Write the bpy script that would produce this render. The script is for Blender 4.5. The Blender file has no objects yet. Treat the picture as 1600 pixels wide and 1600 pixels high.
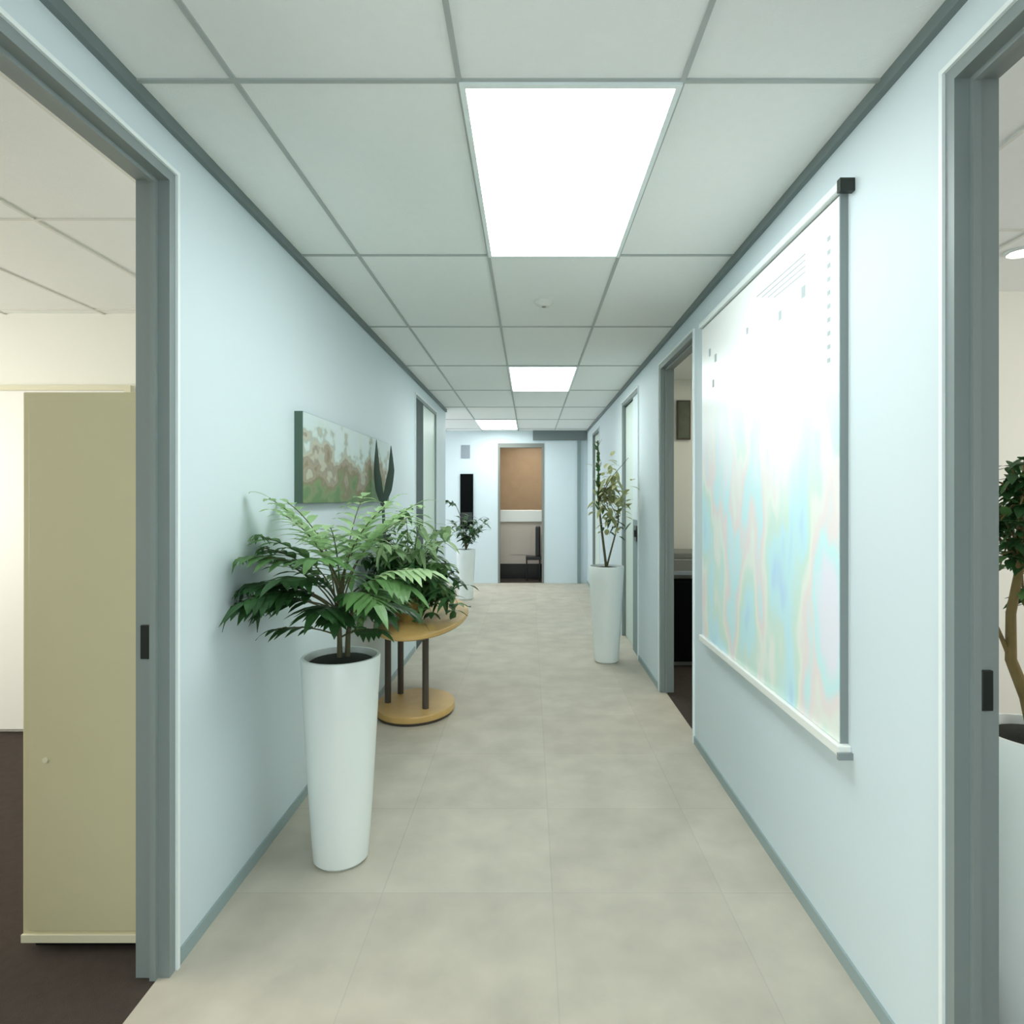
import bpy, bmesh, math, random
from mathutils import Vector, Matrix

# ---------------------------------------------------------------- camera, world, exposure
S = bpy.context.scene
C = S.collection
CAM_H = 1.42
F = 974.0                      # focal length in pixels of the 1600 px frame
cd = bpy.data.cameras.new('camera')
cam = bpy.data.objects.new('camera', cd)
C.objects.link(cam)
cam.location = (0, 0, CAM_H)
cam.rotation_euler = (math.radians(90), 0, 0)
cd.sensor_width = 36
cd.lens = 36 * F / 1600
cd.shift_x = -28 / 1600
cd.shift_y = -22 / 1600
cd.clip_start = 0.02
S.camera = cam

w = bpy.data.worlds.new('world')
S.world = w
w.use_nodes = True
w.node_tree.nodes['Background'].inputs[0].default_value = (0.85, 0.95, 1.0, 1)
w.node_tree.nodes['Background'].inputs[1].default_value = 0.3
S.view_settings.view_transform = 'Standard'
S.view_settings.look = 'None'
S.view_settings.gamma = 1
S.view_settings.exposure = 0.62
S.view_settings.use_curve_mapping = False
LAMP_COL = (0.93, 1.0, 0.985)
LAMP = 8.0                     # corridor panels
WARM_COL = (1.0, 0.95, 0.82)
WARM = 4.0                     # office panels

S.cycles.diffuse_bounces = 8
S.cycles.max_bounces = 14

# added fill light: area lamps just outside added, unseen windows
def fill_light(name, loc, rot, sx, sy, power, col):
    l = bpy.data.lights.new(name, 'AREA')
    l.shape = 'RECTANGLE'; l.size = sx; l.size_y = sy; l.energy = power; l.color = col
    o = bpy.data.objects.new(name, l)
    C.objects.link(o); o.location = loc; o.rotation_euler = [math.radians(a) for a in rot]
    return o
fill_light('fill_corridor', (-0.06, -3.12, 1.20), (90, 0, 0), 1.8, 2.1, 21, (0.90, 0.98, 1.0))
fill_light('fill_left_office', (-5.2, 1.6, 1.45), (0, -90, 0), 1.5, 3.4, 72, (1.0, 0.95, 0.84))
fill_light('fill_right_office', (5.2, 1.2, 1.45), (0, 90, 0), 1.5, 3.4, 60, (1.0, 0.96, 0.87))
fill_light('fill_lobby', (-3.35, 9.2, 1.4), (0, -90, 0), 1.8, 2.0, 26, (0.96, 0.97, 1.0))

H = 2.54                       # ceiling height
XL, XR = -1.07, 0.955          # corridor wall faces
T = 0.09                       # wall thickness
YE = 10.4                      # end wall
YB = -2.9                      # behind the camera

# ---------------------------------------------------------------- helpers
def srgb(r, g, b):
    f = lambda c: (c / 12.92) if c <= 0.04045 else ((c + 0.055) / 1.055) ** 2.4
    return (f(r / 255), f(g / 255), f(b / 255), 1)

def mat(name, col, rough=0.6, metal=0.0, noise=0.0, scale=8.0, bump=0.0, spec=0.5, coat=0.0, bscale=None, trans=0.0):
    m = bpy.data.materials.new(name)
    m.use_nodes = True
    nt = m.node_tree
    b = nt.nodes['Principled BSDF']
    b.inputs['Roughness'].default_value = rough
    b.inputs['Metallic'].default_value = metal
    b.inputs['Specular IOR Level'].default_value = spec
    b.inputs['Coat Weight'].default_value = coat
    tc = nt.nodes.new('ShaderNodeTexCoord')
    n = nt.nodes.new('ShaderNodeTexNoise')
    n.inputs['Scale'].default_value = scale
    n.inputs['Detail'].default_value = 5
    nt.links.new(tc.outputs['Object'], n.inputs['Vector'])
    mx = nt.nodes.new('ShaderNodeMix')
    mx.data_type = 'RGBA'
    mx.inputs[6].default_value = tuple(c * (1 - noise) for c in col[:3]) + (1,)
    mx.inputs[7].default_value = tuple(min(1, c * (1 + noise)) for c in col[:3]) + (1,)
    nt.links.new(n.outputs['Fac'], mx.inputs[0])
    nt.links.new(mx.outputs[2], b.inputs['Base Color'])
    if bump:
        n2 = nt.nodes.new('ShaderNodeTexNoise')
        n2.inputs['Scale'].default_value = bscale or scale * 6
        nt.links.new(tc.outputs['Object'], n2.inputs['Vector'])
        bp = nt.nodes.new('ShaderNodeBump')
        bp.inputs['Strength'].default_value = bump
        bp.inputs['Distance'].default_value = 0.003
        nt.links.new(n2.outputs['Fac'], bp.inputs['Height'])
        nt.links.new(bp.outputs['Normal'], b.inputs['Normal'])
    if trans:
        t = nt.nodes.new('ShaderNodeBsdfTranslucent')
        nt.links.new(mx.outputs[2], t.inputs['Color'])
        ms = nt.nodes.new('ShaderNodeMixShader')
        ms.inputs[0].default_value = trans
        nt.links.new(b.outputs[0], ms.inputs[1])
        nt.links.new(t.outputs[0], ms.inputs[2])
        nt.links.new(ms.outputs[0], nt.nodes['Material Output'].inputs['Surface'])
    return m

def emit(name, col, strength):
    m = bpy.data.materials.new(name)
    m.use_nodes = True
    b = m.node_tree.nodes['Principled BSDF']
    b.inputs['Base Color'].default_value = (0.9, 0.9, 0.9, 1)
    b.inputs['Emission Color'].default_value = tuple(col) + (1,)
    b.inputs['Emission Strength'].default_value = strength
    return m

def box(bm, x0, x1, y0, y1, z0, z1, bev=0.0):
    vs = [bm.verts.new((x, y, z)) for x in (x0, x1) for y in (y0, y1) for z in (z0, z1)]
    idx = [(0, 1, 3, 2), (4, 6, 7, 5), (0, 4, 5, 1), (2, 3, 7, 6), (0, 2, 6, 4), (1, 5, 7, 3)]
    fs = [bm.faces.new([vs[i] for i in f]) for f in idx]
    if bev:
        es = list({e for f in fs for e in f.edges})
        bmesh.ops.bevel(bm, geom=es, offset=bev, segments=2, profile=0.5, affect='EDGES')

def lathe(bm, prof, cx=0, cy=0, n=40, sx=1, sy=1):
    rings = []
    for r, z in prof:
        if r < 1e-6:
            rings.append([bm.verts.new((cx, cy, z))])
        else:
            rings.append([bm.verts.new((cx + sx * r * math.cos(2 * math.pi * i / n), cy + sy * r * math.sin(2 * math.pi * i / n), z)) for i in range(n)])
    for a, b in zip(rings, rings[1:]):
        for i in range(n):
            j = (i + 1) % n
            if len(a) == 1 and len(b) == 1: continue
            if len(a) == 1: bm.faces.new((a[0], b[j], b[i]))
            elif len(b) == 1: bm.faces.new((a[i], a[j], b[0]))
            else: bm.faces.new((a[i], a[j], b[j], b[i]))

def tube(bm, pts, r0, r1=None, n=8):
    r1 = r0 if r1 is None else r1
    pts = [Vector(p) for p in pts]
    rings = []
    for k, p in enumerate(pts):
        d = (pts[min(k + 1, len(pts) - 1)] - pts[max(k - 1, 0)]).normalized()
        a = d.orthogonal().normalized() if k == 0 else (pa - d * pa.dot(d)).normalized()
        pa = a
        b = d.cross(a)
        r = r0 + (r1 - r0) * k / (len(pts) - 1)
        rings.append([bm.verts.new(p + a * r * math.cos(2 * math.pi * i / n) + b * r * math.sin(2 * math.pi * i / n)) for i in range(n)])
    for A, B in zip(rings, rings[1:]):
        for i in range(n):
            j = (i + 1) % n
            bm.faces.new((A[i], A[j], B[j], B[i]))
    bm.faces.new(rings[0][::-1])
    bm.faces.new(rings[-1])

def obj(name, bm, m, parent=None, smooth=False):
    bmesh.ops.recalc_face_normals(bm, faces=bm.faces[:])
    me = bpy.data.meshes.new(name)
    bm.to_mesh(me)
    bm.free()
    if smooth:
        for p in me.polygons: p.use_smooth = True
        try: me.set_sharp_from_angle(angle=math.radians(40))
        except Exception: pass
    me.materials.append(m)
    o = bpy.data.objects.new(name, me)
    C.objects.link(o)
    if parent is not None:
        o.parent = parent
        o.matrix_parent_inverse = Matrix.Translation(parent.location).inverted() if parent.type == 'EMPTY' and parent.rotation_euler.z == 0 and parent.get('_w') else Matrix.Identity(4)
    return o

def boxes(name, bl, m, parent=None, bev=0.0):
    bm = bmesh.new()
    for b in bl: box(bm, *b, bev=bev)
    return obj(name, bm, m, parent)

def struct(o):
    o['kind'] = 'structure'
    return o

def tag(o, label, cat, group=None):
    o['label'] = label
    o['category'] = cat
    if group: o['group'] = group
    return o

def thing(name, loc, label, cat, group=None):
    """Empty at the thing's base; parts below are written in world coordinates."""
    o = bpy.data.objects.new(name, None)
    o.empty_display_size = 0.1
    C.objects.link(o)
    o.location = loc
    o['_w'] = 1
    return tag(o, label, cat, group)

def copy_tree(o, loc, parent=None):
    c = o.copy()
    C.objects.link(c)
    if parent is None: c.location = loc
    else: c.parent = parent
    for ch in list(o.children): copy_tree(ch, None, c)
    return c

# ---------------------------------------------------------------- materials
M = {}
M['wall'] = mat('pale_blue_wall_paint', (0.66, 0.75, 0.79, 1), 0.55, noise=0.015, scale=3, bump=0.05, spec=0.3)
M['office_wall'] = mat('cream_office_paint', (0.86, 0.86, 0.80, 1), 0.6, noise=0.01)
M['trim'] = mat('dark_grey_shadow_trim', (0.16, 0.20, 0.20, 1), 0.5)
M['skirt'] = mat('grey_skirting', (0.30, 0.38, 0.38, 1), 0.5)
M['tile'] = mat('white_mineral_tile', (0.88, 0.895, 0.885, 1), 0.85, noise=0.02, scale=30, bump=0.25, bscale=180, spec=0.1)
M['tbar'] = mat('grey_ceiling_grid', (0.42, 0.45, 0.44, 1), 0.5)
M['frame'] = mat('grey_powder_coated_frame', (0.235, 0.275, 0.272, 1), 0.45, noise=0.03)
M['edge'] = mat('pale_aluminium_edge', (0.84, 0.9, 0.9, 1), 0.35)
M['dark_metal'] = mat('dark_metal', (0.03, 0.035, 0.03, 1), 0.35, metal=0.4)
M['pot'] = mat('white_glazed_planter', (0.86, 0.90, 0.88, 1), 0.28, noise=0.01, coat=0.3)
M['soil'] = mat('dark_potting_soil', (0.012, 0.014, 0.010, 1), 0.95, noise=0.5, scale=60, bump=0.8)
M['beige'] = mat('beige_steel_cabinet', (0.60, 0.56, 0.36, 1), 0.42, noise=0.03)
M['beige_lt'] = mat('beige_steel_cabinet_rim', (0.72, 0.69, 0.52, 1), 0.42)
M['carpet_dk'] = mat('dark_brown_office_carpet', (0.04, 0.028, 0.021, 1), 0.95, noise=0.35, scale=25, bump=0.6, bscale=300)
M['wood'] = mat('honey_wood', (0.58, 0.37, 0.13, 1), 0.4, noise=0.15, scale=12)
M['darkwood'] = mat('dark_stained_leg', (0.075, 0.06, 0.045, 1), 0.5)
M['black'] = mat('black_lacquer', (0.008, 0.009, 0.009, 1), 0.35)
M['door_pale'] = mat('pale_green_door_laminate', (0.62, 0.72, 0.66, 1), 0.45, noise=0.02)
M['door_white'] = mat('white_door_paint', (0.88, 0.88, 0.85, 1), 0.4)
M['door_brown'] = mat('light_brown_timber_door', (0.46, 0.32, 0.20, 1), 0.45, noise=0.12, scale=6)
M['white'] = mat('white_laminate', (0.86, 0.87, 0.84, 1), 0.4)
M['pinkbeige'] = mat('pinkish_beige_panel', (0.58, 0.50, 0.44, 1), 0.5)
M['greyplastic'] = mat('grey_plastic', (0.22, 0.23, 0.21, 1), 0.5)
M['sign'] = mat('grey_sign_plate', (0.28, 0.32, 0.36, 1), 0.4)
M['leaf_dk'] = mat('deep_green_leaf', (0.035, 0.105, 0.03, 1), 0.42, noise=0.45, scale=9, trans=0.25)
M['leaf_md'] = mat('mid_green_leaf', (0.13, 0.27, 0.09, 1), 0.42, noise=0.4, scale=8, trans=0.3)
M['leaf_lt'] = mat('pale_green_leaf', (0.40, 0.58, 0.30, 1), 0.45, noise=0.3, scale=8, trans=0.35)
M['leaf_yl'] = mat('yellow_green_leaf', (0.40, 0.42, 0.20, 1), 0.45, noise=0.35, scale=8, trans=0.3)
M['stem'] = mat('green_brown_stem', (0.09, 0.085, 0.035, 1), 0.6, noise=0.3, scale=20)
M['bark'] = mat('olive_bark', (0.17, 0.12, 0.04, 1), 0.8, noise=0.3, scale=20, bump=0.5)
M['wicker'] = mat('ochre_woven_pot', (0.42, 0.27, 0.07, 1), 0.7, noise=0.3, scale=40, bump=0.8)

M['dark_panel'] = mat('dark_grey_green_panel', (0.09, 0.115, 0.115, 1), 0.8, spec=0.15)
M['teal_panel'] = mat('grey_teal_panel', (0.24, 0.31, 0.31, 1), 0.7, spec=0.2)

M['matte_black'] = mat('matte_black', (0.004, 0.005, 0.005, 1), 0.9, spec=0.05)
# corridor floor: greige carpet tiles
def floor_mat():
    m = bpy.data.materials.new('greige_carpet_tile')
    m.use_nodes = True
    nt = m.node_tree
    b = nt.nodes['Principled BSDF']
    b.inputs['Roughness'].default_value = 0.62
    b.inputs['Specular IOR Level'].default_value = 0.3
    tc = nt.nodes.new('ShaderNodeTexCoord')
    br = nt.nodes.new('ShaderNodeTexBrick')
    br.offset = 0.0
    br.inputs['Scale'].default_value = 1.0
    br.inputs['Brick Width'].default_value = 0.61
    br.inputs['Row Height'].default_value = 0.61
    br.inputs['Mortar Size'].default_value = 0.004
    br.inputs['Mortar Smooth'].default_value = 0.8
    br.inputs['Color1'].default_value = (0.49, 0.445, 0.37, 1)
    br.inputs['Color2'].default_value = (0.525, 0.485, 0.405, 1)
    br.inputs['Mortar'].default_value = (0.45, 0.415, 0.35, 1)
    mp = nt.nodes.new('ShaderNodeMapping')
    mp.inputs['Location'].default_value = (0.53, 0.2, 0)
    nt.links.new(tc.outputs['Object'], mp.inputs['Vector'])
    nt.links.new(mp.outputs[0], br.inputs['Vector'])
    n = nt.nodes.new('ShaderNodeTexNoise')
    n.inputs['Scale'].default_value = 5
    n.inputs['Detail'].default_value = 6
    nt.links.new(tc.outputs['Object'], n.inputs['Vector'])
    r = nt.nodes.new('ShaderNodeMapRange')
    r.inputs['From Min'].default_value = 0.3
    r.inputs['From Max'].default_value = 0.7
    r.inputs['To Min'].default_value = 0.88
    r.inputs['To Max'].default_value = 1.1
    nt.links.new(n.outputs['Fac'], r.inputs['Value'])
    mx = nt.nodes.new('ShaderNodeMix')
    mx.data_type = 'RGBA'
    mx.blend_type = 'MULTIPLY'
    mx.inputs[0].default_value = 1
    nt.links.new(br.outputs['Color'], mx.inputs[6])
    nt.links.new(r.outputs[0], mx.inputs[7])
    nt.links.new(mx.outputs[2], b.inputs['Base Color'])
    return m
M['floor'] = floor_mat()

# ---------------------------------------------------------------- structure
FT = 2.39                                       # door frame top
# floors
struct(boxes('floor', [(-1.10, XR + 0.04, YB, 7.9, -0.1, 0.0), (-3.2, XR + 0.04, 7.9, YE + 0.02, -0.1, 0.0)], M['floor']))
struct(boxes('floor_left_office', [(-5.0, -1.10, YB, 3.95, -0.1, -0.002)], M['carpet_dk']))
struct(boxes('floor_right_office', [(XR + 0.04, 5.0, YB, 3.42, -0.1, -0.002)], M['carpet_dk']))
struct(boxes('floor_copy_room', [(XR + 0.04, 3.2, 3.42, 6.0, -0.1, -0.002)], M['carpet_dk']))
struct(boxes('floor_end_room', [(-1.6, 1.6, YE + 0.02, 12.6, -0.1, -0.002)], M['carpet_dk']))
# ceiling
struct(boxes('ceiling', [(-5.0, 5.0, YB, 12.6, H, H + 0.1)], M['tile']))
# ceiling T-bars
def grid(name, xs, x0, x1, ys, y0, y1, m=M['tbar'], wd=0.007):
    bl = [(x - wd, x + wd, y0, y1, H - 0.006, H + 0.01) for x in xs] + [(x0, x1, y - wd, y + wd, H - 0.0055, H + 0.01) for y in ys]
    return struct(boxes(name, bl, m))
GX = [-0.79, -0.19, 0.41]
GY = [1.67 + 1.2 * k for k in range(-3, 8)]
grid('trim_1', GX, XL, XR, GY, YB, YE)
grid('trim_8', [-1.39, -1.99, -2.59], -3.1, XL, [8.87, 10.07], 7.9, YE)
M['tbar_soft'] = mat('white_ceiling_grid', (0.74, 0.74, 0.70, 1), 0.5)
grid('trim_2', [-1.39 - 0.6 * k for k in range(6)], -5.0, XL - T, [0.1 + 1.2 * k for k in range(-2, 4)], YB, 3.79, M['tbar_soft'])
grid('trim_3', [1.5 + 0.6 * k for k in range(6)], XR + T, 5.0, [0.2 + 1.2 * k for k in range(-2, 3)], YB, 3.38, M['tbar_soft'])

# left corridor wall with openings (door 1: 0.87-1.874; recess for door 5: 5.80-7.10); ends at 7.9
def wall_segments(x0, x1, y0, y1, openings, top):
    bl = []
    y = y0
    for a, b in openings:
        bl.append((x0, x1, y, a, 0, H))
        bl.append((x0, x1, a, b, top, H))
        y = b
    bl.append((x0, x1, y, y1, 0, H))
    return bl
LO = [(0.87, 1.874), (5.80, 7.10)]
RO = [(0.42, 1.427), (3.62, 4.58), (5.47, 6.45), (8.55, 9.45)]
struct(boxes('wall_left', wall_segments(XL - T, XL, YB, 7.9, LO, FT), M['wall']))
struct(boxes('wall_right', wall_segments(XR, XR + T, YB, YE, RO, FT), M['wall']))
struct(boxes('wall_end', [(-3.2, -0.535, YE, YE + 0.1, 0, H), (0.235, XR + T, YE, YE + 0.1, 0, H), (-0.535, 0.235, YE, YE + 0.1, 2.33, H)], M['wall']))
struct(boxes('wall_lobby_near', [(-3.2, XL - T, 7.81, 7.9, 0, H)], M['wall']))
struct(boxes('wall_back', [(XL - T, -0.96, YB - 0.1, YB, 0, H), (0.84, XR + T, YB - 0.1, YB, 0, H), (-0.96, 0.84, YB - 0.1, YB, 0, 0.15), (-0.96, 0.84, YB - 0.1, YB, 2.25, H)], M['wall']))
def added_window(name, bl):  # invented openings, all out of view, that let the fill lamps in
    return struct(boxes(name, bl, M['frame']))
added_window('added_window_1', [(-0.96, -0.92, YB - 0.08, YB - 0.02, 0.15, 2.25), (0.80, 0.84, YB - 0.08, YB - 0.02, 0.15, 2.25), (-0.92, 0.80, YB - 0.08, YB - 0.02, 2.21, 2.25), (-0.92, 0.80, YB - 0.08, YB - 0.02, 0.15, 0.19)])
added_window('added_window_2', [(-5.08, -5.02, -0.1, 3.3, 0.70, 0.74), (-5.08, -5.02, -0.1, 3.3, 2.16, 2.20), (-5.08, -5.02, -0.1, -0.06, 0.74, 2.16), (-5.08, -5.02, 3.26, 3.3, 0.74, 2.16), (-5.08, -5.02, 1.58, 1.62, 0.74, 2.16)])
added_window('added_window_3', [(5.02, 5.08, -0.5, 2.9, 0.70, 0.74), (5.02, 5.08, -0.5, 2.9, 2.16, 2.20), (5.02, 5.08, -0.5, -0.46, 0.74, 2.16), (5.02, 5.08, 2.86, 2.9, 0.74, 2.16), (5.02, 5.08, 1.18, 1.22, 0.74, 2.16)])
added_window('added_window_4', [(-3.19, -3.11, 8.2, 10.2, 0.50, 0.54), (-3.19, -3.11, 8.2, 10.2, 2.26, 2.30), (-3.19, -3.11, 8.2, 8.24, 0.54, 2.26), (-3.19, -3.11, 10.16, 10.2, 0.54, 2.26)])
def pierced(x0, x1, y0, y1, a, b, z0, z1):
    return [(x0, x1, y0, a, 0, H), (x0, x1, b, y1, 0, H), (x0, x1, a, b, 0, z0), (x0, x1, a, b, z1, H)]
struct(boxes('wall_lobby_left', pierced(-3.2, -3.1, 7.9, YE, 8.2, 10.2, 0.50, 2.30), M['wall']))
# left office shell
struct(boxes('wall_left_office_far', [(-5.0, XL - T, 3.79, 3.89, 0, H)], M['office_wall']))
struct(boxes('wall_left_office_side', pierced(-5.1, -5.0, YB, 3.89, -0.1, 3.3, 0.70, 2.20), M['office_wall']))
struct(boxes('wall_left_office_back', [(-5.0, XL - T, YB - 0.1, YB, 0, H)], M['office_wall']))
# right office shell
struct(boxes('wall_right_office_far', [(XR + T, 5.0, 3.38, 3.46, 0, H)], M['office_wall']))
struct(boxes('wall_right_office_side', pierced(5.0, 5.1, YB, 3.46, -0.5, 2.9, 0.70, 2.20), M['office_wall']))
struct(boxes('wall_right_office_back', [(XR + T, 5.0, YB - 0.1, YB, 0, H)], M['office_wall']))
# copy room shell
struct(boxes('wall_copy_room_far', [(XR + T, 3.2, 5.9, 6.0, 0, H)], M['office_wall']))
struct(boxes('wall_copy_room_side', [(3.2, 3.3, 3.46, 6.0, 0, H)], M['office_wall']))
# end room shell
struct(boxes('wall_end_room_far', [(-1.6, 1.6, 12.5, 12.6, 0, H)], M['door_brown']))
struct(boxes('wall_end_room_left', [(-1.7, -1.6, YE + 0.1, 12.6, 0, H)], M['office_wall']))
struct(boxes('wall_end_room_right', [(1.6, 1.7, YE + 0.1, 12.6, 0, H)], M['office_wall']))

# dark shadow trims at wall/ceiling junction, slim skirtings
struct(boxes('trim_4', [(XL, XL + 0.02, YB, 7.9, H - 0.035, H)], M['trim']))
struct(boxes('trim_5', [(XR - 0.02, XR, YB, YE - 0.06, H - 0.035, H)], M['trim']))
struct(boxes('trim_6', [(0.05, XR - 0.02, YE - 0.06, YE, H - 0.16, H)], M['trim']))
struct(boxes('trim_7', [(0.79, 0.845, YE - 0.05, YE, 0.0, H - 0.16)], M['teal_panel']))
def skirts(name, xa, xb, y0, y1, openings):
    bl = []; y = y0
    for a, b in openings:
        bl.append((xa, xb, y, a - 0.02, 0, 0.045)); y = b + 0.02
    bl.append((xa, xb, y, y1, 0, 0.045))
    return struct(boxes(name, bl, M['skirt']))
skirts('baseboard_left', XL, XL + 0.008, YB, 7.9, LO)
skirts('baseboard_right', XR - 0.008, XR, YB, YE, RO)

# door frames
def frame(name, side, a, b, top=FT):
    """side -1: left wall, +1: right wall. jamb lining through the wall, thin pale edge on the corridor side."""
    x = XL if side < 0 else XR
    xa, xb = sorted((x - side * 0.004, x + side * (T + 0.006)))
    t = 0.03
    bl = [(xa, xb, a, a + t, 0, top), (xa, xb, b - t, b, 0, top), (xa, xb, a + t, b - t, top - t, top)]
    # rebate stop in the depth of the jamb
    sa, sb = sorted((x + side * 0.030, x + side * 0.048))
    bl += [(sa, sb, b - t - 0.013, b - t, 0, top - t), (sa, sb, a + t, a + t + 0.013, 0, top - t), (sa, sb, a + t + 0.013, b - t - 0.013, top - t - 0.013, top - t)]
    o = struct(boxes(name, bl, M['frame']))
    ea, eb = sorted((x - side * 0.012, x + side * 0.002))
    boxes('frame_edge', [(ea, eb, b, b + 0.012, 0, top + 0.012), (ea, eb, a - 0.012, a, 0, top + 0.012), (ea, eb, a, b, top, top + 0.012)], M['edge'], o)
    return o
d1 = frame('door_1', -1, *LO[0])
d2 = frame('door_2', 1, *RO[0])
d3 = frame('door_3', 1, *RO[1])
d4 = frame('door_4', 1, *RO[2])
d5 = frame('door_5', -1, *LO[1])
d6 = frame('door_6', 1, *RO[3])
# strike plates on the two near jambs
boxes('strike_plate', [(XL - 0.078, XL - 0.050, 1.835, 1.846, 0.945, 1.045)], M['dark_metal'], d1, 0.002)
boxes('strike_plate', [(XR + 0.052, XR + 0.078, 1.388, 1.399, 0.945, 1.035)], M['dark_metal'], d2, 0.002)
# far right door: closed pale leaf with a lever handle
boxes('door_leaf', [(XR + 0.03, XR + 0.07, 5.84, 6.42, 0.01, FT - 0.03)], M['door_pale'], d4)
boxes('side_panel', [(XR + 0.01, XR + 0.06, 5.50, 5.84, 0.0, 1.22)], M['teal_panel'], d4)
boxes('upper_side_panel', [(XR + 0.01, XR + 0.06, 5.50, 5.84, 1.22, FT - 0.03)], M['wall'], d4)
bm = bmesh.new(); box(bm, XR - 0.006, XR + 0.012, 5.56, 5.68, 1.03, 1.17); box(bm, XR - 0.02, XR - 0.006, 5.59, 5.65, 1.07, 1.13)
obj('door_handle', bm, M['dark_metal'], d4)
boxes('door_leaf', [(XR + 0.03, XR + 0.07, 8.58, 9.42, 0.01, FT - 0.03)], M['door_pale'], d6)
# left far door: dark side panel, pale leaf
boxes('side_panel', [(XL - 0.03, XL + 0.006, 5.83, 6.22, 0.0, FT - 0.03)], M['dark_panel'], d5)
boxes('door_leaf', [(XL - 0.05, XL - 0.01, 6.22, 7.07, 0.01, FT - 0.03)], M['door_pale'], d5)
bm = bmesh.new(); tube(bm, [(XL - 0.01, 6.98, 1.05), (XL + 0.05, 6.98, 1.05), (XL + 0.05, 6.86, 1.05)], 0.011)
obj('door_handle', bm, M['dark_metal'], d5)
# white door on the far wall of the left office
d7 = struct(boxes('door_7', [(-3.35, -2.45, 3.765, 3.79, 0.02, 2.07)], M['door_white'], bev=0.004))
boxes('door_frame', [(-3.39, -3.35, 3.76, 3.79, 0, 2.10), (-2.45, -2.41, 3.76, 3.79, 0, 2.10), (-3.35, -2.45, 3.76, 3.79, 2.07, 2.10)], M['beige_lt'], d7)
# end doorway frame
d8 = struct(boxes('door_8', [(-0.535, -0.50, YE - 0.01, YE + 0.11, 0, 2.33), (0.20, 0.235, YE - 0.01, YE + 0.11, 0, 2.33), (-0.50, 0.20, YE - 0.01, YE + 0.11, 2.26, 2.33)], M['greyplastic']))

# ---------------------------------------------------------------- ceiling lights
def panel(x0, x1, y0, y1, label, col, strength, group=None):
    t = thing('ceiling_light', ((x0 + x1) / 2, (y0 + y1) / 2, H), label, 'ceiling light', group)
    f = 0.016
    boxes('light_frame', [(x0, x1, y0, y0 + f, H - 0.014, H), (x0, x1, y1 - f, y1, H - 0.014, H), (x0, x0 + f, y0 + f, y1 - f, H - 0.014, H), (x1 - f, x1, y0 + f, y1 - f, H - 0.014, H)], M['edge'], t)
    boxes('diffuser', [(x0 + f, x1 - f, y0 + f, y1 - f, H - 0.010, H - 0.001)], emit('lit_diffuser', col, strength), t)
    return t
panel(GX[1], GX[2], 1.67, 2.87, 'large bright rectangular ceiling panel light nearest the camera', LAMP_COL, LAMP)
panel(GX[1], GX[2], 5.27, 6.47, 'middle of the three corridor ceiling panel lights, halfway to the end wall', LAMP_COL, LAMP)
panel(GX[0], GX[1], 8.87, 10.07, 'farthest ceiling panel light just before the end wall', LAMP_COL, LAMP)
panel(GX[1], GX[2], -1.93, -0.73, 'ceiling panel light behind the camera in the corridor', LAMP_COL, LAMP)
panel(-3.19, -2.59, 0.1, 1.3, 'ceiling panel light in the left office', WARM_COL, WARM)
panel(-4.39, -3.79, 1.3, 2.5, 'ceiling panel light deep in the left office', WARM_COL, WARM)
panel(2.7, 3.3, 0.2, 1.4, 'ceiling panel light in the right office', WARM_COL, WARM)
panel(1.9, 2.5, 4.2, 5.4, 'ceiling panel light in the copy room', WARM_COL, WARM)
panel(-0.3, 0.3, 10.9, 12.1, 'ceiling panel light in the room past the end doorway', WARM_COL, WARM * 1.3)
# round downlight of the right office
t = thing('downlight', (2.235, 2.83, H), 'small round downlight in the right office ceiling', 'ceiling light')
bm = bmesh.new(); lathe(bm, [(0.045, H - 0.001), (0.06, H - 0.012), (0.068, H - 0.006), (0.068, H)], 2.235, 2.83); obj('trim_ring', bm, M['edge'], t, True)
bm = bmesh.new(); lathe(bm, [(0, H - 0.004), (0.045, H - 0.004), (0.045, H)], 2.235, 2.83); obj('lens', bm, emit('lit_lens', WARM_COL, 12), t)
# smoke detector
t = thing('smoke_detector', (0.08, 3.54, H), 'small round smoke detector on the ceiling beyond the large light', 'smoke detector')
bm = bmesh.new(); lathe(bm, [(0, H - 0.035), (0.03, H - 0.034), (0.042, H - 0.022), (0.055, H - 0.012), (0.055, H)], 0.08, 3.54); obj('cover', bm, M['tbar_soft'], t, True)
bm = bmesh.new(); lathe(bm, [(0.0, H - 0.038), (0.012, H - 0.037), (0.014, H - 0.033)], 0.08, 3.54, 16); obj('sensor', bm, M['greyplastic'], t, True)

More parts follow.
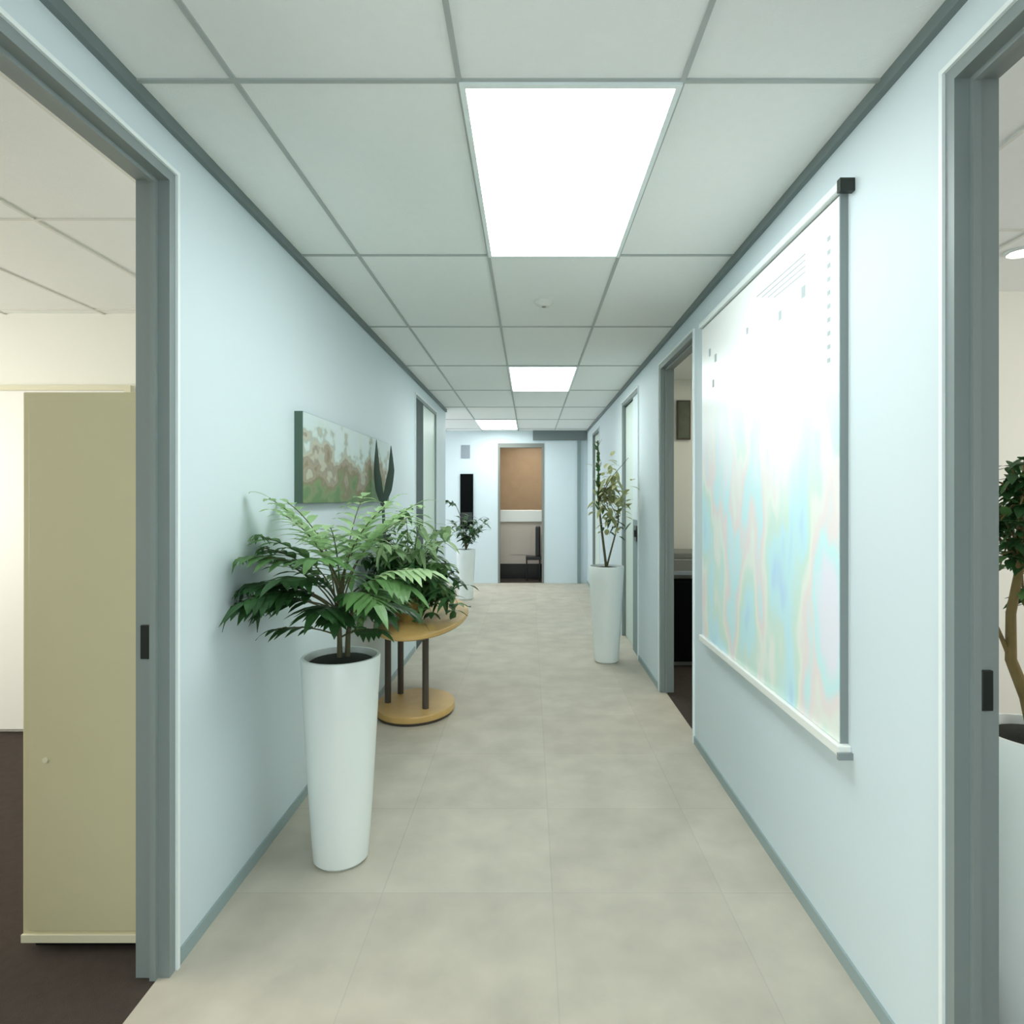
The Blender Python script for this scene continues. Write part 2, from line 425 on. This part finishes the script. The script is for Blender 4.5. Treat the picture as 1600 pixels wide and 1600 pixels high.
# ---------------------------------------------------------------- wall map on the right wall
def map_mat():
    m = bpy.data.materials.new('pastel_printed_map')
    m.use_nodes = True
    nt = m.node_tree
    b = nt.nodes['Principled BSDF']
    b.inputs['Roughness'].default_value = 0.3
    tc = nt.nodes.new('ShaderNodeTexCoord')
    mp = nt.nodes.new('ShaderNodeMapping')
    mp.inputs['Rotation'].default_value = (math.radians(28), 0, 0)
    mp.inputs['Scale'].default_value = (1, 1.9, 0.75)
    nt.links.new(tc.outputs['Object'], mp.inputs['Vector'])
    n = nt.nodes.new('ShaderNodeTexNoise')
    n.inputs['Scale'].default_value = 1.9
    n.inputs['Detail'].default_value = 2.5
    n.inputs['Roughness'].default_value = 0.5
    nt.links.new(mp.outputs[0], n.inputs['Vector'])
    cr = nt.nodes.new('ShaderNodeValToRGB')
    cr.color_ramp.interpolation = 'EASE'
    st = [(0.28, (0.52, 0.74, 0.97)), (0.38, (0.62, 0.90, 0.96)), (0.44, (0.70, 0.88, 0.80)), (0.49, (0.88, 0.92, 0.86)), (0.54, (0.90, 0.82, 0.82)), (0.60, (0.66, 0.92, 0.95)), (0.70, (0.86, 0.86, 0.96))]
    el = cr.color_ramp.elements
    el[0].position, el[0].color = st[0][0], st[0][1] + (1,)
    el[1].position, el[1].color = st[1][0], st[1][1] + (1,)
    for p, c in st[2:]:
        e = el.new(p); e.color = c + (1,)
    nt.links.new(n.outputs['Fac'], cr.inputs[0])
    # printed land/sea colours fade to near-white towards the top of the sheet
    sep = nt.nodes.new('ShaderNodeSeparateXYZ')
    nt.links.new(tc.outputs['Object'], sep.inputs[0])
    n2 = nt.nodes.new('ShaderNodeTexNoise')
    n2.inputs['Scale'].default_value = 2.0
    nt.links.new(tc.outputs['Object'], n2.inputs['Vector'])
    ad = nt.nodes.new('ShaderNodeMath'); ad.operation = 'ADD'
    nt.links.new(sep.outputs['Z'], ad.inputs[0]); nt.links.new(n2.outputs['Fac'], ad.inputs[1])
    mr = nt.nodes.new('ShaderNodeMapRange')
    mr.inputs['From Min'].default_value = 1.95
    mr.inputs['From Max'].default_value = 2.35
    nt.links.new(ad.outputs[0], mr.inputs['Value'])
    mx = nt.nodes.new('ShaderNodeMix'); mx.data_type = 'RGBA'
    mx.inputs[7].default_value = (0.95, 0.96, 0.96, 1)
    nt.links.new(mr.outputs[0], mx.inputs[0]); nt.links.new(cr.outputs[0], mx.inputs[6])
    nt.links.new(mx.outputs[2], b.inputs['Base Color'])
    return m
MY0, MY1, MZ0, MZ1 = 1.87, 3.36, 0.665, 2.345
t = thing('map_chart', (XR, (MY0 + MY1) / 2, MZ0), 'tall framed pale pastel map hanging on the right wall', 'map')
boxes('backing_board', [(XR - 0.024, XR, MY0, MY1, MZ0, MZ1)], M['frame'], t)
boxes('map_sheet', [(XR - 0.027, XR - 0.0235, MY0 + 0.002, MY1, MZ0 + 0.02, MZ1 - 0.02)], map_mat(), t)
boxes('bottom_rail', [(XR - 0.042, XR, MY0 - 0.02, MY1 + 0.01, MZ0 - 0.012, MZ0 + 0.018)], M['white'], t, 0.003)
boxes('top_rail', [(XR - 0.042, XR, MY0 - 0.02, MY1 + 0.01, MZ1 - 0.012, MZ1 + 0.014)], M['edge'], t, 0.003)
boxes('rail_end_cap', [(XR - 0.044, XR, MY0 - 0.040, MY0 - 0.02, MZ1 - 0.022, MZ1 + 0.016)], M['dark_metal'], t)
boxes('rail_end_cap', [(XR - 0.044, XR, MY0 - 0.030, MY0 - 0.02, MZ0 - 0.02, MZ0 + 0.0)], M['frame'], t)
M['ink'] = mat('grey_map_print', (0.42, 0.48, 0.50, 1), 0.6)
random.seed(4)
bl = []
for k in range(10):                              # index ticks down the near margin
    z = 1.84 + k * 0.042
    bl.append((XR - 0.0278, XR - 0.0268, 1.925, 1.945, z, z + 0.014))
for k in range(4):
    z = 2.24 - k * 0.02
    bl.append((XR - 0.0278, XR - 0.0268, 2.1, 2.55 - 0.06 * k, z, z + 0.004))
for yy, zz, s in [(2.10, 2.10, .03), (2.30, 2.08, .026), (3.10, 2.10, .03), (3.14, 1.98, .03), (2.65, 2.12, .02), (3.2, 2.15, .03)]:
    bl.append((XR - 0.0278, XR - 0.0268, yy, yy + s, zz, zz + s * 1.3))
for b_ in bl: boxes('printed_mark', [b_], M['ink'], t)

# ---------------------------------------------------------------- landscape painting on the left wall
def painting_mat():
    m = bpy.data.materials.new('landscape_painting')
    m.use_nodes = True
    nt = m.node_tree
    b = nt.nodes['Principled BSDF']
    b.inputs['Roughness'].default_value = 0.6
    tc = nt.nodes.new('ShaderNodeTexCoord')
    sep = nt.nodes.new('ShaderNodeSeparateXYZ')
    nt.links.new(tc.outputs['Generated'], sep.inputs[0])
    n = nt.nodes.new('ShaderNodeTexNoise')
    n.inputs['Scale'].default_value = 6.5
    n.inputs['Detail'].default_value = 2
    mp = nt.nodes.new('ShaderNodeMapping')
    mp.inputs['Scale'].default_value = (1, 0.9, 1.5)
    nt.links.new(tc.outputs['Object'], mp.inputs['Vector'])
    nt.links.new(mp.outputs[0], n.inputs['Vector'])
    ma = nt.nodes.new('ShaderNodeMath'); ma.operation = 'MULTIPLY_ADD'
    ma.inputs[1].default_value = 1.5
    ma.inputs[2].default_value = -0.75
    nt.links.new(n.outputs['Fac'], ma.inputs[0])
    ad = nt.nodes.new('ShaderNodeMath'); ad.operation = 'ADD'
    nt.links.new(ma.outputs[0], ad.inputs[0]); nt.links.new(sep.outputs['Z'], ad.inputs[1])
    cr = nt.nodes.new('ShaderNodeValToRGB')
    cr.color_ramp.interpolation = 'B_SPLINE'
    st = [(0.0, (0.10, 0.20, 0.08)), (0.16, (0.22, 0.30, 0.14)), (0.30, (0.17, 0.13, 0.08)), (0.42, (0.42, 0.36, 0.26)), (0.50, (0.18, 0.17, 0.13)), (0.58, (0.58, 0.55, 0.42)), (0.68, (0.30, 0.36, 0.32)), (0.76, (0.62, 0.72, 0.68)), (1.0, (0.60, 0.70, 0.72))]
    el = cr.color_ramp.elements
    el[0].position, el[0].color = st[0][0], st[0][1] + (1,)
    el[1].position, el[1].color = st[1][0], st[1][1] + (1,)
    for p, c in st[2:]:
        e = el.new(p); e.color = c + (1,)
    nt.links.new(ad.outputs[0], cr.inputs[0])
    nt.links.new(cr.outputs[0], b.inputs['Base Color'])
    return m
t = thing('landscape_painting', (XL, 3.6, 1.40), 'wide canvas painting of brown peaks over green on the left wall', 'painting')
M['canvas_edge'] = mat('dark_green_canvas_edge', (0.07, 0.12, 0.09, 1), 0.6)
boxes('canvas_frame', [(XL, XL + 0.038, 2.83, 4.55, 1.395, 1.815)], M['canvas_edge'], t)
boxes('painted_canvas', [(XL + 0.038, XL + 0.041, 2.832, 4.55, 1.397, 1.813)], painting_mat(), t)

# ---------------------------------------------------------------- plants
def leaf(bm, base, d, up, L, W, droop=0.3, seg=5, fold=0.12):
    """one lance-shaped leaf with a folded midrib and a drooping tip"""
    d = Vector(d).normalized(); up = Vector(up)
    s = d.cross(up)
    if s.length < 1e-3: s = d.orthogonal()
    s.normalize()
    nrm = s.cross(d).normalized()
    p = Vector(base)
    rows = []
    for k in range(seg + 1):
        u = k / seg
        wd = W * 0.5 * math.sin(math.pi * min(1, (u * 0.92 + 0.06)) ** 0.75)
        if k == seg: wd = 0.0006
        c = Vector(base) + d * L * u * (1 - 0.15 * droop * u) - Vector((0, 0, 1)) * droop * L * u * u
        rows.append((bm.verts.new(c - s * wd + nrm * fold * wd), bm.verts.new(c), bm.verts.new(c + s * wd + nrm * fold * wd)))
    for a, b in zip(rows, rows[1:]):
        bm.faces.new((a[0], a[1], b[1], b[0]))
        bm.faces.new((a[1], a[2], b[2], b[1]))

def frond(bm, sb, base, az, el, L, pairs, lw, ll, bend, rnd, r=0.004, xlim=None):
    """arching rachis with paired leaflets; stalk goes to sb, leaflets to bm"""
    pts = []
    n = 12
    hd = Vector((math.cos(az), math.sin(az), 0))
    p = Vector(base)
    e = el
    for k in range(n + 1):
        pts.append(p.copy())
        p = p + (hd * math.cos(e) + Vector((0, 0, 1)) * math.sin(e)) * (L / n)
        if xlim is not None:
            p.x = max(p.x, xlim)
        e -= bend / n
    tube(sb, pts, r, r * 0.4, 6)
    for k in range(pairs):
        u = 0.38 + 0.62 * (k + 0.5) / pairs
        i = min(n - 1, int(u * n)); f = u * n - i
        q = pts[i].lerp(pts[i + 1], f)
        d = (pts[i + 1] - pts[i]).normalized()
        s = d.cross(Vector((0, 0, 1)))
        if s.length < 1e-3: s = d.orthogonal()
        s.normalize()
        sc = math.sin(math.pi * (0.22 + 0.66 * (k + 0.5) / pairs))
        for sg in (-1, 1):
            dd = (d * 0.75 + s * sg * 0.8 + Vector((0, 0, rnd.uniform(-0.1, 0.15)))).normalized()
            leaf(bm, q, dd, (0, 0, 1), ll * sc * rnd.uniform(0.85, 1.12), lw, 0.35, 4)
    leaf(bm, pts[-1], pts[-1] - pts[-2], (0, 0, 1), ll * 0.7, lw, 0.4, 4)

def clampx(bm, lim, right=False):
    for v in bm.verts:
        if right:
            if v.co.x > lim: v.co.x = lim - 0.004 * random.random()
        elif v.co.x < lim: v.co.x = lim + 0.004 * random.random()

def planter(bm, bs, cx, cy, h=0.80, rt=0.152, rb=0.105):
    prof = [(0, 0.0), (rb - 0.012, 0.0), (rb, 0.012)]
    for k in range(1, 9):
        u = k / 8
        prof.append((rb + (rt - rb) * (u ** 0.85), 0.012 + (h - 0.018) * u))
    prof += [(rt - 0.004, h), (rt - 0.014, h), (rt - 0.018, h - 0.03), (rt - 0.022, h - 0.06), (0, h - 0.06)]
    lathe(bm, prof, cx, cy, 48)
    # soil mound
    lathe(bs, [(0, h - 0.008), (rt * 0.4, h - 0.010), (rt * 0.75, h - 0.018), (rt - 0.019, h - 0.030), (rt - 0.021, h - 0.058), (0, h - 0.059)], cx, cy, 32)

def make_planter(t, cx, cy, **k):
    a, b = bmesh.new(), bmesh.new()
    planter(a, b, cx, cy, **k)
    obj('planter', a, M['pot'], t, True)
    obj('soil', b, M['soil'], t, True)

# front left plant -------------------------------------------------
rnd = random.Random(11)
PX, PY = -0.745, 2.46
t = thing('potted_palm', (PX, PY, 0), 'large feathery green plant in the nearest tall white planter by the left wall', 'potted plant')
make_planter(t, PX, PY)
sb = bmesh.new(); ld = bmesh.new(); lm = bmesh.new(); ll_ = bmesh.new()
zt = 0.78
XLIM = XL + 0.02
for a, e, L, b in [(195, 28, 0.26, 40), (335, 30, 0.2, 40)]:
    frond(ld, sb, (PX, PY, zt + 0.09), math.radians(a), math.radians(e), L, 5, 0.03, 0.10, math.radians(b), rnd)
# short trunks
for dx, dy in [(-0.005, 0), (0.018, 0.02)]:
    tube(sb, [(PX + dx, PY + dy, zt - 0.02), (PX + dx * 1.2, PY + dy, zt + 0.1), (PX + dx * 2, PY + dy * 2, zt + 0.2)], 0.012, 0.008)
def P1(bm, azd, eld, L, bend, z0=0.14, pairs=8, lw=0.042, ll=0.165):
    frond(bm, sb, (PX + rnd.uniform(-.02, .02), PY + rnd.uniform(-.02, .02), zt + z0 + 0.03), math.radians(azd), math.radians(eld), L, pairs, lw, ll, math.radians(bend), rnd)
# dark arching fronds to the left and towards the camera
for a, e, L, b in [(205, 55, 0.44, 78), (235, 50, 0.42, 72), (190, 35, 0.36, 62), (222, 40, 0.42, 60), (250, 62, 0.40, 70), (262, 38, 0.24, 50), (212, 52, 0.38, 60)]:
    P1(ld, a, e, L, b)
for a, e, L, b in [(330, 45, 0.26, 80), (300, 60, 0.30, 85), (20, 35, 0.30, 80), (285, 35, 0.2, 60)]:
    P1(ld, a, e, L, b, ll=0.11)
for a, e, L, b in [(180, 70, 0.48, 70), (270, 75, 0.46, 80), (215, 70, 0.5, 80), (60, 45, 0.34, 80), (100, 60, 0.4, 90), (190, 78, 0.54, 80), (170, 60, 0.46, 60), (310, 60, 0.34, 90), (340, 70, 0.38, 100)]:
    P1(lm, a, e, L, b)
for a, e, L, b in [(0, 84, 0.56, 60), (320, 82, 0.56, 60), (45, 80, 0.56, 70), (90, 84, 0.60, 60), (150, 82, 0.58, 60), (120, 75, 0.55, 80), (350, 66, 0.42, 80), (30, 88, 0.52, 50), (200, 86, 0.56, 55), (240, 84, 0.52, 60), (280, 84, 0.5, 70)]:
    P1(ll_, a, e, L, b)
for b_ in (sb, ld, lm, ll_): clampx(b_, XLIM)
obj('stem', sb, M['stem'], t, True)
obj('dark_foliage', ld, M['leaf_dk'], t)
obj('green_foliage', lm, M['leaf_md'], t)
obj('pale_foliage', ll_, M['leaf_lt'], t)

# wooden side table on a pedestal slab ---------------------------
TX, TY, TZ = -0.735, 4.32, 0.62
t = thing('side_table', (TX, TY, 0), 'oval honey wood side table with dark legs behind the nearest planter', 'table')
bm = bmesh.new(); lathe(bm, [(0, TZ - 0.035), (0.97, TZ - 0.035), (1.0, TZ - 0.025), (1.0, TZ - 0.006), (0.985, TZ), (0, TZ)], TX, TY, 64, 0.30, 0.72); obj('table_top', bm, M['wood'], t, True)
bm = bmesh.new(); lathe(bm, [(0, 0.02), (0.96, 0.02), (0.98, 0.021), (1.0, 0.023), (1.0, 0.022), (1.0, 0.055), (0.985, 0.06), (0, 0.06)], -0.765, 4.16, 64, 0.26, 0.31); obj('base_slab', bm, M['wood'], t, True)
bm = bmesh.new(); lathe(bm, [(0, 0), (0.95, 0), (0.95, 0.02), (0, 0.02)], -0.765, 4.16, 48, 0.26, 0.31); obj('base_shadow', bm, M['darkwood'], t, True)  # dark disc standing in for the shadow under the base slab
for lx, ly in [(-0.675, 4.03), (-0.945, 4.15), (-0.90, 4.34)]:
    bm = bmesh.new(); tube(bm, [(lx, ly, 0.058), (lx, ly, TZ - 0.033)], 0.021, 0.021, 16); obj('leg', bm, M['darkwood'], t, True)

# bushy plant on the table -----------------------------------------
rnd = random.Random(5)
QX, QY, QZ = -0.79, 4.10, TZ
t = thing('bushy_potted_plant', (QX, QY, QZ), 'bushy trailing green plant in an ochre woven pot on the oval table', 'potted plant')
bm = bmesh.new(); lathe(bm, [(0, QZ), (0.075, QZ), (0.095, QZ + 0.04), (0.115, QZ + 0.15), (0.108, QZ + 0.165), (0.10, QZ + 0.15), (0.098, QZ + 0.135), (0, QZ + 0.135)], QX, QY, 32); obj('woven_pot', bm, M['wicker'], t, True)
bm = bmesh.new(); lathe(bm, [(0, QZ + 0.15), (0.06, QZ + 0.148), (0.098, QZ + 0.142), (0.097, QZ + 0.136), (0, QZ + 0.1355)], QX, QY, 24); obj('soil', bm, M['soil'], t, True)
sb = bmesh.new(); ld = bmesh.new(); lm = bmesh.new(); ll_ = bmesh.new()
for k in range(95):
    az = rnd.uniform(0, 2 * math.pi)
    el = math.radians(rnd.uniform(25, 89))
    L = rnd.uniform(0.3, 0.88)
    e = el; p = Vector((QX + rnd.uniform(-.05, .05), QY + rnd.uniform(-.05, .05), QZ + 0.145))
    pts = [p.copy()]
    for i in range(8):
        p = p + (Vector((math.cos(az) * 0.52, math.sin(az) * 0.85, 0)) * math.cos(e) + Vector((0, 0, math.sin(e)))) * L / 8
        p.x = max(p.x, XLIM + 0.01)
        e -= rnd.uniform(0.08, 0.26)
        pts.append(p.copy())
    tube(sb, pts, 0.0032, 0.0015, 5)
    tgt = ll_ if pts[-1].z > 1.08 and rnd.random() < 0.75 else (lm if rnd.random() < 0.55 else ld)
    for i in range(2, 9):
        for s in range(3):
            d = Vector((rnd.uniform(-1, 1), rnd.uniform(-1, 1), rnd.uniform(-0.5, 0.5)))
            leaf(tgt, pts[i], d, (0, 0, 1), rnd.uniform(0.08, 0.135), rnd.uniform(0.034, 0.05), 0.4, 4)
# tall dark forked leaves rising at the back left
p0 = Vector((-0.985, 4.08, 0.78))
fk = bmesh.new()
tube(fk, [(QX - 0.06, QY, QZ + 0.14), (-0.93, 4.09, 1.0), (-0.955, 4.09, 1.2), (-0.965, 4.09, 1.38)], 0.012, 0.010, 8)
for a, b, c in [(-0.965, -1.00, 1.80), (-0.965, -0.905, 1.76)]:
    pts = [Vector((a, 4.09, 1.37)), Vector((a * 0.4 + b * 0.6, 4.08, 1.47)), Vector((b, 4.07, 1.60)), Vector((b, 4.06, c))]
    rows = []
    for k in range(13):
        u = k / 12 * 3; i = min(2, int(u)); q = pts[i].lerp(pts[i + 1], u - i)
        wd = 0.024 * math.sin(math.pi * (0.15 + 0.84 * k / 12)) + 0.001
        rows.append([fk.verts.new(q + Vector((-wd, 0, 0))), fk.verts.new(q + Vector((0, 0.010, 0))), fk.verts.new(q + Vector((wd, 0, 0))), fk.verts.new(q + Vector((0, -0.002, 0)))])
    for A, B in zip(rows, rows[1:]):
        for i in range(4):
            j = (i + 1) % 4; fk.faces.new((A[i], A[j], B[j], B[i]))
    fk.faces.new(rows[0]); fk.faces.new(rows[-1][::-1])
for b_ in (sb, ld, lm, ll_):
    clampx(b_, XLIM)
    for v in b_.verts: v.co.z = max(v.co.z, TZ + 0.004 + 0.02 * rnd.random())
clampx(fk, XL + 0.045)
M['blade'] = mat('dark_grey_green_blade', (0.045, 0.075, 0.06, 1), 0.45)
obj('stem', sb, M['stem'], t, True)
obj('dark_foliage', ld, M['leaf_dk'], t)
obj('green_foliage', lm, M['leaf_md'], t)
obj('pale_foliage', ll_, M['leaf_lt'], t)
obj('tall_forked_leaf', fk, M['blade'], t, True)

# planter by the right wall ----------------------------------------
rnd = random.Random(8)
RX, RY = 0.665, 5.42
t = thing('potted_shrub', (RX, RY, 0), 'slender yellow-green plant in a tall white planter by the right wall', 'potted plant')
make_planter(t, RX, RY, h=0.83)
sb = bmesh.new(); ld = bmesh.new(); lm = bmesh.new()
main = [(RX, RY, 0.81), (RX - 0.03, RY, 1.05), (RX - 0.065, RY, 1.35), (RX - 0.07, RY, 1.62), (RX - 0.075, RY, 1.92)]
tube(sb, main, 0.012, 0.005, 8)
b2 = [(RX, RY, 0.81), (RX + 0.05, RY, 1.0), (RX + 0.10, RY - 0.02, 1.2), (RX + 0.10, RY - 0.02, 1.42)]
tube(sb, b2, 0.009, 0.004, 8)
for k in range(34):
    z = rnd.uniform(1.3, 1.9)
    leaf(ld, (RX - 0.07, RY, z), (rnd.uniform(-.5, .5), rnd.uniform(-1, 1), rnd.uniform(0.4, 1.2)), (0, 0, 1), rnd.uniform(.06, .11), 0.03, 0.2, 4)
for k in range(160):
    c = Vector((RX + 0.04, RY, 1.45)) + Vector((rnd.gauss(0, .07), rnd.gauss(0, .08), rnd.gauss(0, .13)))
    leaf(lm, c, (rnd.uniform(-1, 1), rnd.uniform(-1, 1), rnd.uniform(-.6, .6)), (0, 0, 1), rnd.uniform(.08, .13), 0.045, 0.3, 4)
for k in range(22):
    c = Vector((RX + 0.07, RY, 1.18)) + Vector((rnd.gauss(0, .05), rnd.gauss(0, .05), rnd.gauss(0, .05)))
    leaf(ld, c, (rnd.uniform(-1, 1), rnd.uniform(-1, 1), rnd.uniform(-.6, .4)), (0, 0, 1), rnd.uniform(.06, .10), 0.03, 0.3, 4)
# twigs that carry the loose leaves
for k in range(12):
    a = Vector(main[2]).lerp(Vector(main[3]), rnd.random())
    e_ = Vector((RX + 0.04 + rnd.gauss(0, .06), RY + rnd.gauss(0, .07), 1.45 + rnd.gauss(0, .12)))
    tube(sb, [a, a.lerp(e_, .5) + Vector((0, 0, .03)), e_], 0.004, 0.002, 5)
for b_ in (sb, ld, lm): clampx(b_, XR - 0.02, True)
obj('stem', sb, M['stem'], t, True)
obj('dark_foliage', ld, M['leaf_dk'], t)
obj('yellow_green_foliage', lm, M['leaf_yl'], t)

# planter in the lobby, far left -----------------------------------
rnd = random.Random(21)
LX, LY = -0.90, 8.75
t = thing('leafy_potted_plant', (LX, LY, 0), 'far dark green plant in a white planter left of the end doorway', 'potted plant')
make_planter(t, LX, LY, h=0.70, rt=0.135, rb=0.10)
sb = bmesh.new(); ld = bmesh.new()
for k in range(14):
    az = rnd.uniform(0, 2 * math.pi); L = rnd.uniform(.2, .62)
    p = Vector((LX, LY, 0.68)); e = math.radians(rnd.uniform(60, 88)); pts = [p.copy()]
    for i in range(6):
        p = p + (Vector((math.cos(az), math.sin(az), 0)) * math.cos(e) + Vector((0, 0, math.sin(e)))) * L / 6
        e -= 0.14; pts.append(p.copy())
    tube(sb, pts, 0.006, 0.002, 5)
    for i in range(2, 7):
        for s in range(3):
            leaf(ld, pts[i], (rnd.uniform(-1, 1), rnd.uniform(-1, 1), rnd.uniform(-.2, .8)), (0, 0, 1), rnd.uniform(.1, .16), .045, .3, 4)
# one long branch reaching left
pts = [Vector((LX, LY, 0.68)), Vector((LX - .05, LY, 1.1)), Vector((LX - .14, LY, 1.32)), Vector((LX - .32, LY, 1.40))]
tube(sb, pts, 0.007, 0.003, 6)
for k in range(30):
    q = pts[2].lerp(pts[3], rnd.random())
    leaf(ld, q, (rnd.uniform(-1, .4), rnd.uniform(-1, 1), rnd.uniform(-.4, .4)), (0, 0, 1), rnd.uniform(.06, .1), .04, .3, 4)
obj('stem', sb, M['stem'], t, True)
obj('dark_foliage', ld, M['leaf_dk'], t)

# tree in the right office -----------------------------------------
rnd = random.Random(3)
FX, FY = 1.335, 1.62
t = thing('potted_tree', (FX, FY, 0), 'small dark-leaved tree in a tall white planter inside the right doorway', 'potted plant')
make_planter(t, FX, FY, h=0.81)
sb = bmesh.new(); ld = bmesh.new(); lm = bmesh.new()
trunk = [Vector(p) for p in [(FX - 0.02, FY, 0.79), (FX - 0.045, FY, 0.9), (FX - 0.085, FY, 1.0), (FX - 0.085, FY, 1.12), (FX - 0.06, FY, 1.25), (FX - 0.05, FY, 1.4)]]
tube(sb, trunk, 0.017, 0.008, 10)
tube(sb, [trunk[2], trunk[2] + Vector((-.03, 0, .07)), trunk[2] + Vector((-.05, 0, .12))], 0.007, 0.003, 6)
tube(sb, [trunk[1], trunk[1] + Vector((.06, .02, .15)), trunk[1] + Vector((.10, .02, .35))], 0.010, 0.004, 8)
for k in range(80):
    st = trunk[rnd.choice([4, 5, 5])]
    e_ = Vector((FX + rnd.gauss(0.02, .10), FY + rnd.gauss(0, .12), 1.37 + rnd.gauss(0, .09)))
    e_.x = max(e_.x, FX - 0.16)
    tube(sb, [st, st.lerp(e_, .5) + Vector((0, 0, .02)), e_], 0.004, 0.0015, 5)
    for s in range(10):
        q = st.lerp(e_, rnd.uniform(.45, 1.05))
        leaf(ld if rnd.random() < .75 else lm, q, (rnd.uniform(-1, 1), rnd.uniform(-1, 1), rnd.uniform(-.6, .6)), (0, 0, 1), rnd.uniform(.04, .065), .026, .25, 4)
for b_ in (sb, ld, lm): clampx(b_, XR + T + 0.02)
obj('trunk', sb, M['bark'], t, True)
obj('dark_foliage', ld, M['leaf_dk'], t)
obj('green_foliage', lm, M['leaf_md'], t)

# ---------------------------------------------------------------- left office: beige steel cabinet
CX0, CX1, CY0, CY1, CZ = -1.59, -1.175, 1.95, 2.85, 1.752
t = thing('filing_cabinet', ((CX0 + CX1) / 2, (CY0 + CY1) / 2, 0), 'tall plain beige steel cabinet seen through the left doorway', 'cabinet')
boxes('cabinet_body', [(CX0, CX1, CY0 + 0.004, CY1, 0.03, CZ)], M['beige'], t, 0.004)
boxes('plinth', [(CX0 + 0.02, CX1 - 0.02, CY0 + 0.03, CY1 - 0.02, 0.0, 0.03)], M['black'], t)
boxes('side_panel', [(CX0 + 0.022, CX1 - 0.02, CY0, CY0 + 0.004, 0.065, CZ - 0.03)], M['beige'], t, 0.001)
boxes('bottom_lip', [(CX0, CX1, CY0 - 0.004, CY0 + 0.004, 0.03, 0.055)], M['beige_lt'], t, 0.001)
bm = bmesh.new(); lathe(bm, [(0, 0), (0.008, 0), (0.009, 0.003), (0, 0.004)], 0, 0, 16)
bmesh.ops.rotate(bm, cent=(0, 0, 0), matrix=Matrix.Rotation(math.radians(90), 3, 'X'), verts=bm.verts); bmesh.ops.translate(bm, vec=(-1.515, CY0, 0.60), verts=bm.verts)
obj('cabinet_lock', bm, M['beige_lt'], t, True)

# ---------------------------------------------------------------- copy room seen through the third doorway
t = thing('black_cabinet', (1.5, 5.55, 0), 'low black cabinet inside the second doorway on the right', 'cabinet')
boxes('cabinet_body', [(1.13, 1.90, 5.25, 5.85, 0.04, 0.73)], M['matte_black'], t, 0.006)
boxes('plinth', [(1.16, 1.87, 5.29, 5.83, 0.0, 0.04)], M['greyplastic'], t)
for x0, x1 in [(1.135, 1.512), (1.518, 1.895)]:
    o = boxes('door', [(x0, x1, 5.232, 5.25, 0.05, 0.72)], M['matte_black'], t, 0.003)
    boxes('handle', [(x0 + 0.30, x0 + 0.315, 5.222, 5.232, 0.45, 0.6)], M['greyplastic'], o)
t = thing('printer', (1.42, 5.52, 0.73), 'grey desktop printer on top of the low black cabinet', 'printer')
boxes('printer_body', [(1.14, 1.66, 5.30, 5.76, 0.73, 0.90)], M['greyplastic'], t, 0.012)
boxes('paper_tray', [(1.20, 1.60, 5.24, 5.30, 0.77, 0.80)], M['sign'], t, 0.003)
boxes('lid', [(1.14, 1.66, 5.32, 5.76, 0.90, 0.95)], M['greyplastic'], t, 0.01)
t = thing('framed_picture', (1.43, 5.9, 1.95), 'dark framed picture high on the wall above the black cabinet', 'picture')
boxes('picture_frame', [(1.385, 1.515, 5.87, 5.90, 1.97, 2.34)], M['darkwood'], t, 0.004)
boxes('picture_sheet', [(1.40, 1.50, 5.867, 5.872, 1.985, 2.325)], mat('olive_print', (0.10, 0.12, 0.08, 1), 0.5, noise=0.4, scale=10), t)

# ---------------------------------------------------------------- end of the corridor
M['board_face'] = mat('charcoal_sheet', (0.05, 0.055, 0.055, 1), 0.8, spec=0.1)
t = thing('display_panel', (-1.05, YE, 0.9), 'tall black panel on the end wall above the far planter', 'panel')
boxes('board_frame', [(-1.16, -0.945, YE - 0.03, YE, 0.90, 1.82)], M['matte_black'], t, 0.003)
boxes('board_face', [(-1.145, -0.96, YE - 0.034, YE - 0.029, 1.02, 1.18)], M['board_face'], t)
tag(boxes('sign_plate', [(-1.15, -1.0, YE - 0.012, YE, 2.08, 2.30)], M['sign'], None, 0.002), 'small grey sign high on the end wall above the black panel', 'sign')

t = thing('counter', (-0.15, 11.15, 0), 'pale topped counter with a pinkish front seen through the end doorway', 'counter')
boxes('counter_top', [(-0.62, 0.30, 10.95, 11.45, 1.00, 1.20)], M['white'], t, 0.006)
boxes('front_panel', [(-0.56, 0.24, 11.00, 11.40, 0.26, 1.00)], M['pinkbeige'], t)
boxes('plinth', [(-0.56, 0.24, 10.99, 11.41, 0.0, 0.26)], M['black'], t)
boxes('inset_panel', [(-0.34, 0.02, 10.992, 11.001, 0.42, 0.86)], M['pinkbeige'], t, 0.002)
t = thing('visitor_chair', (0.13, 10.72, 0), 'dark chair beside the counter in the end doorway', 'chair')
boxes('seat', [(-0.07, 0.19, 10.62, 10.86, 0.36, 0.42)], M['black'], t, 0.01)
bm = bmesh.new(); box(bm, 0.095, 0.18, 10.62, 10.86, 0.42, 0.94, 0.025); obj('backrest', bm, M['black'], t)
for lx in (-0.055, 0.17):
    for ly in (10.64, 10.84):
        bm = bmesh.new(); tube(bm, [(lx, ly, 0), (lx, ly, 0.37)], 0.013, 0.013, 10); obj('leg', bm, M['black'], t)

for o in bpy.data.objects:
    if '_w' in o: del o['_w']
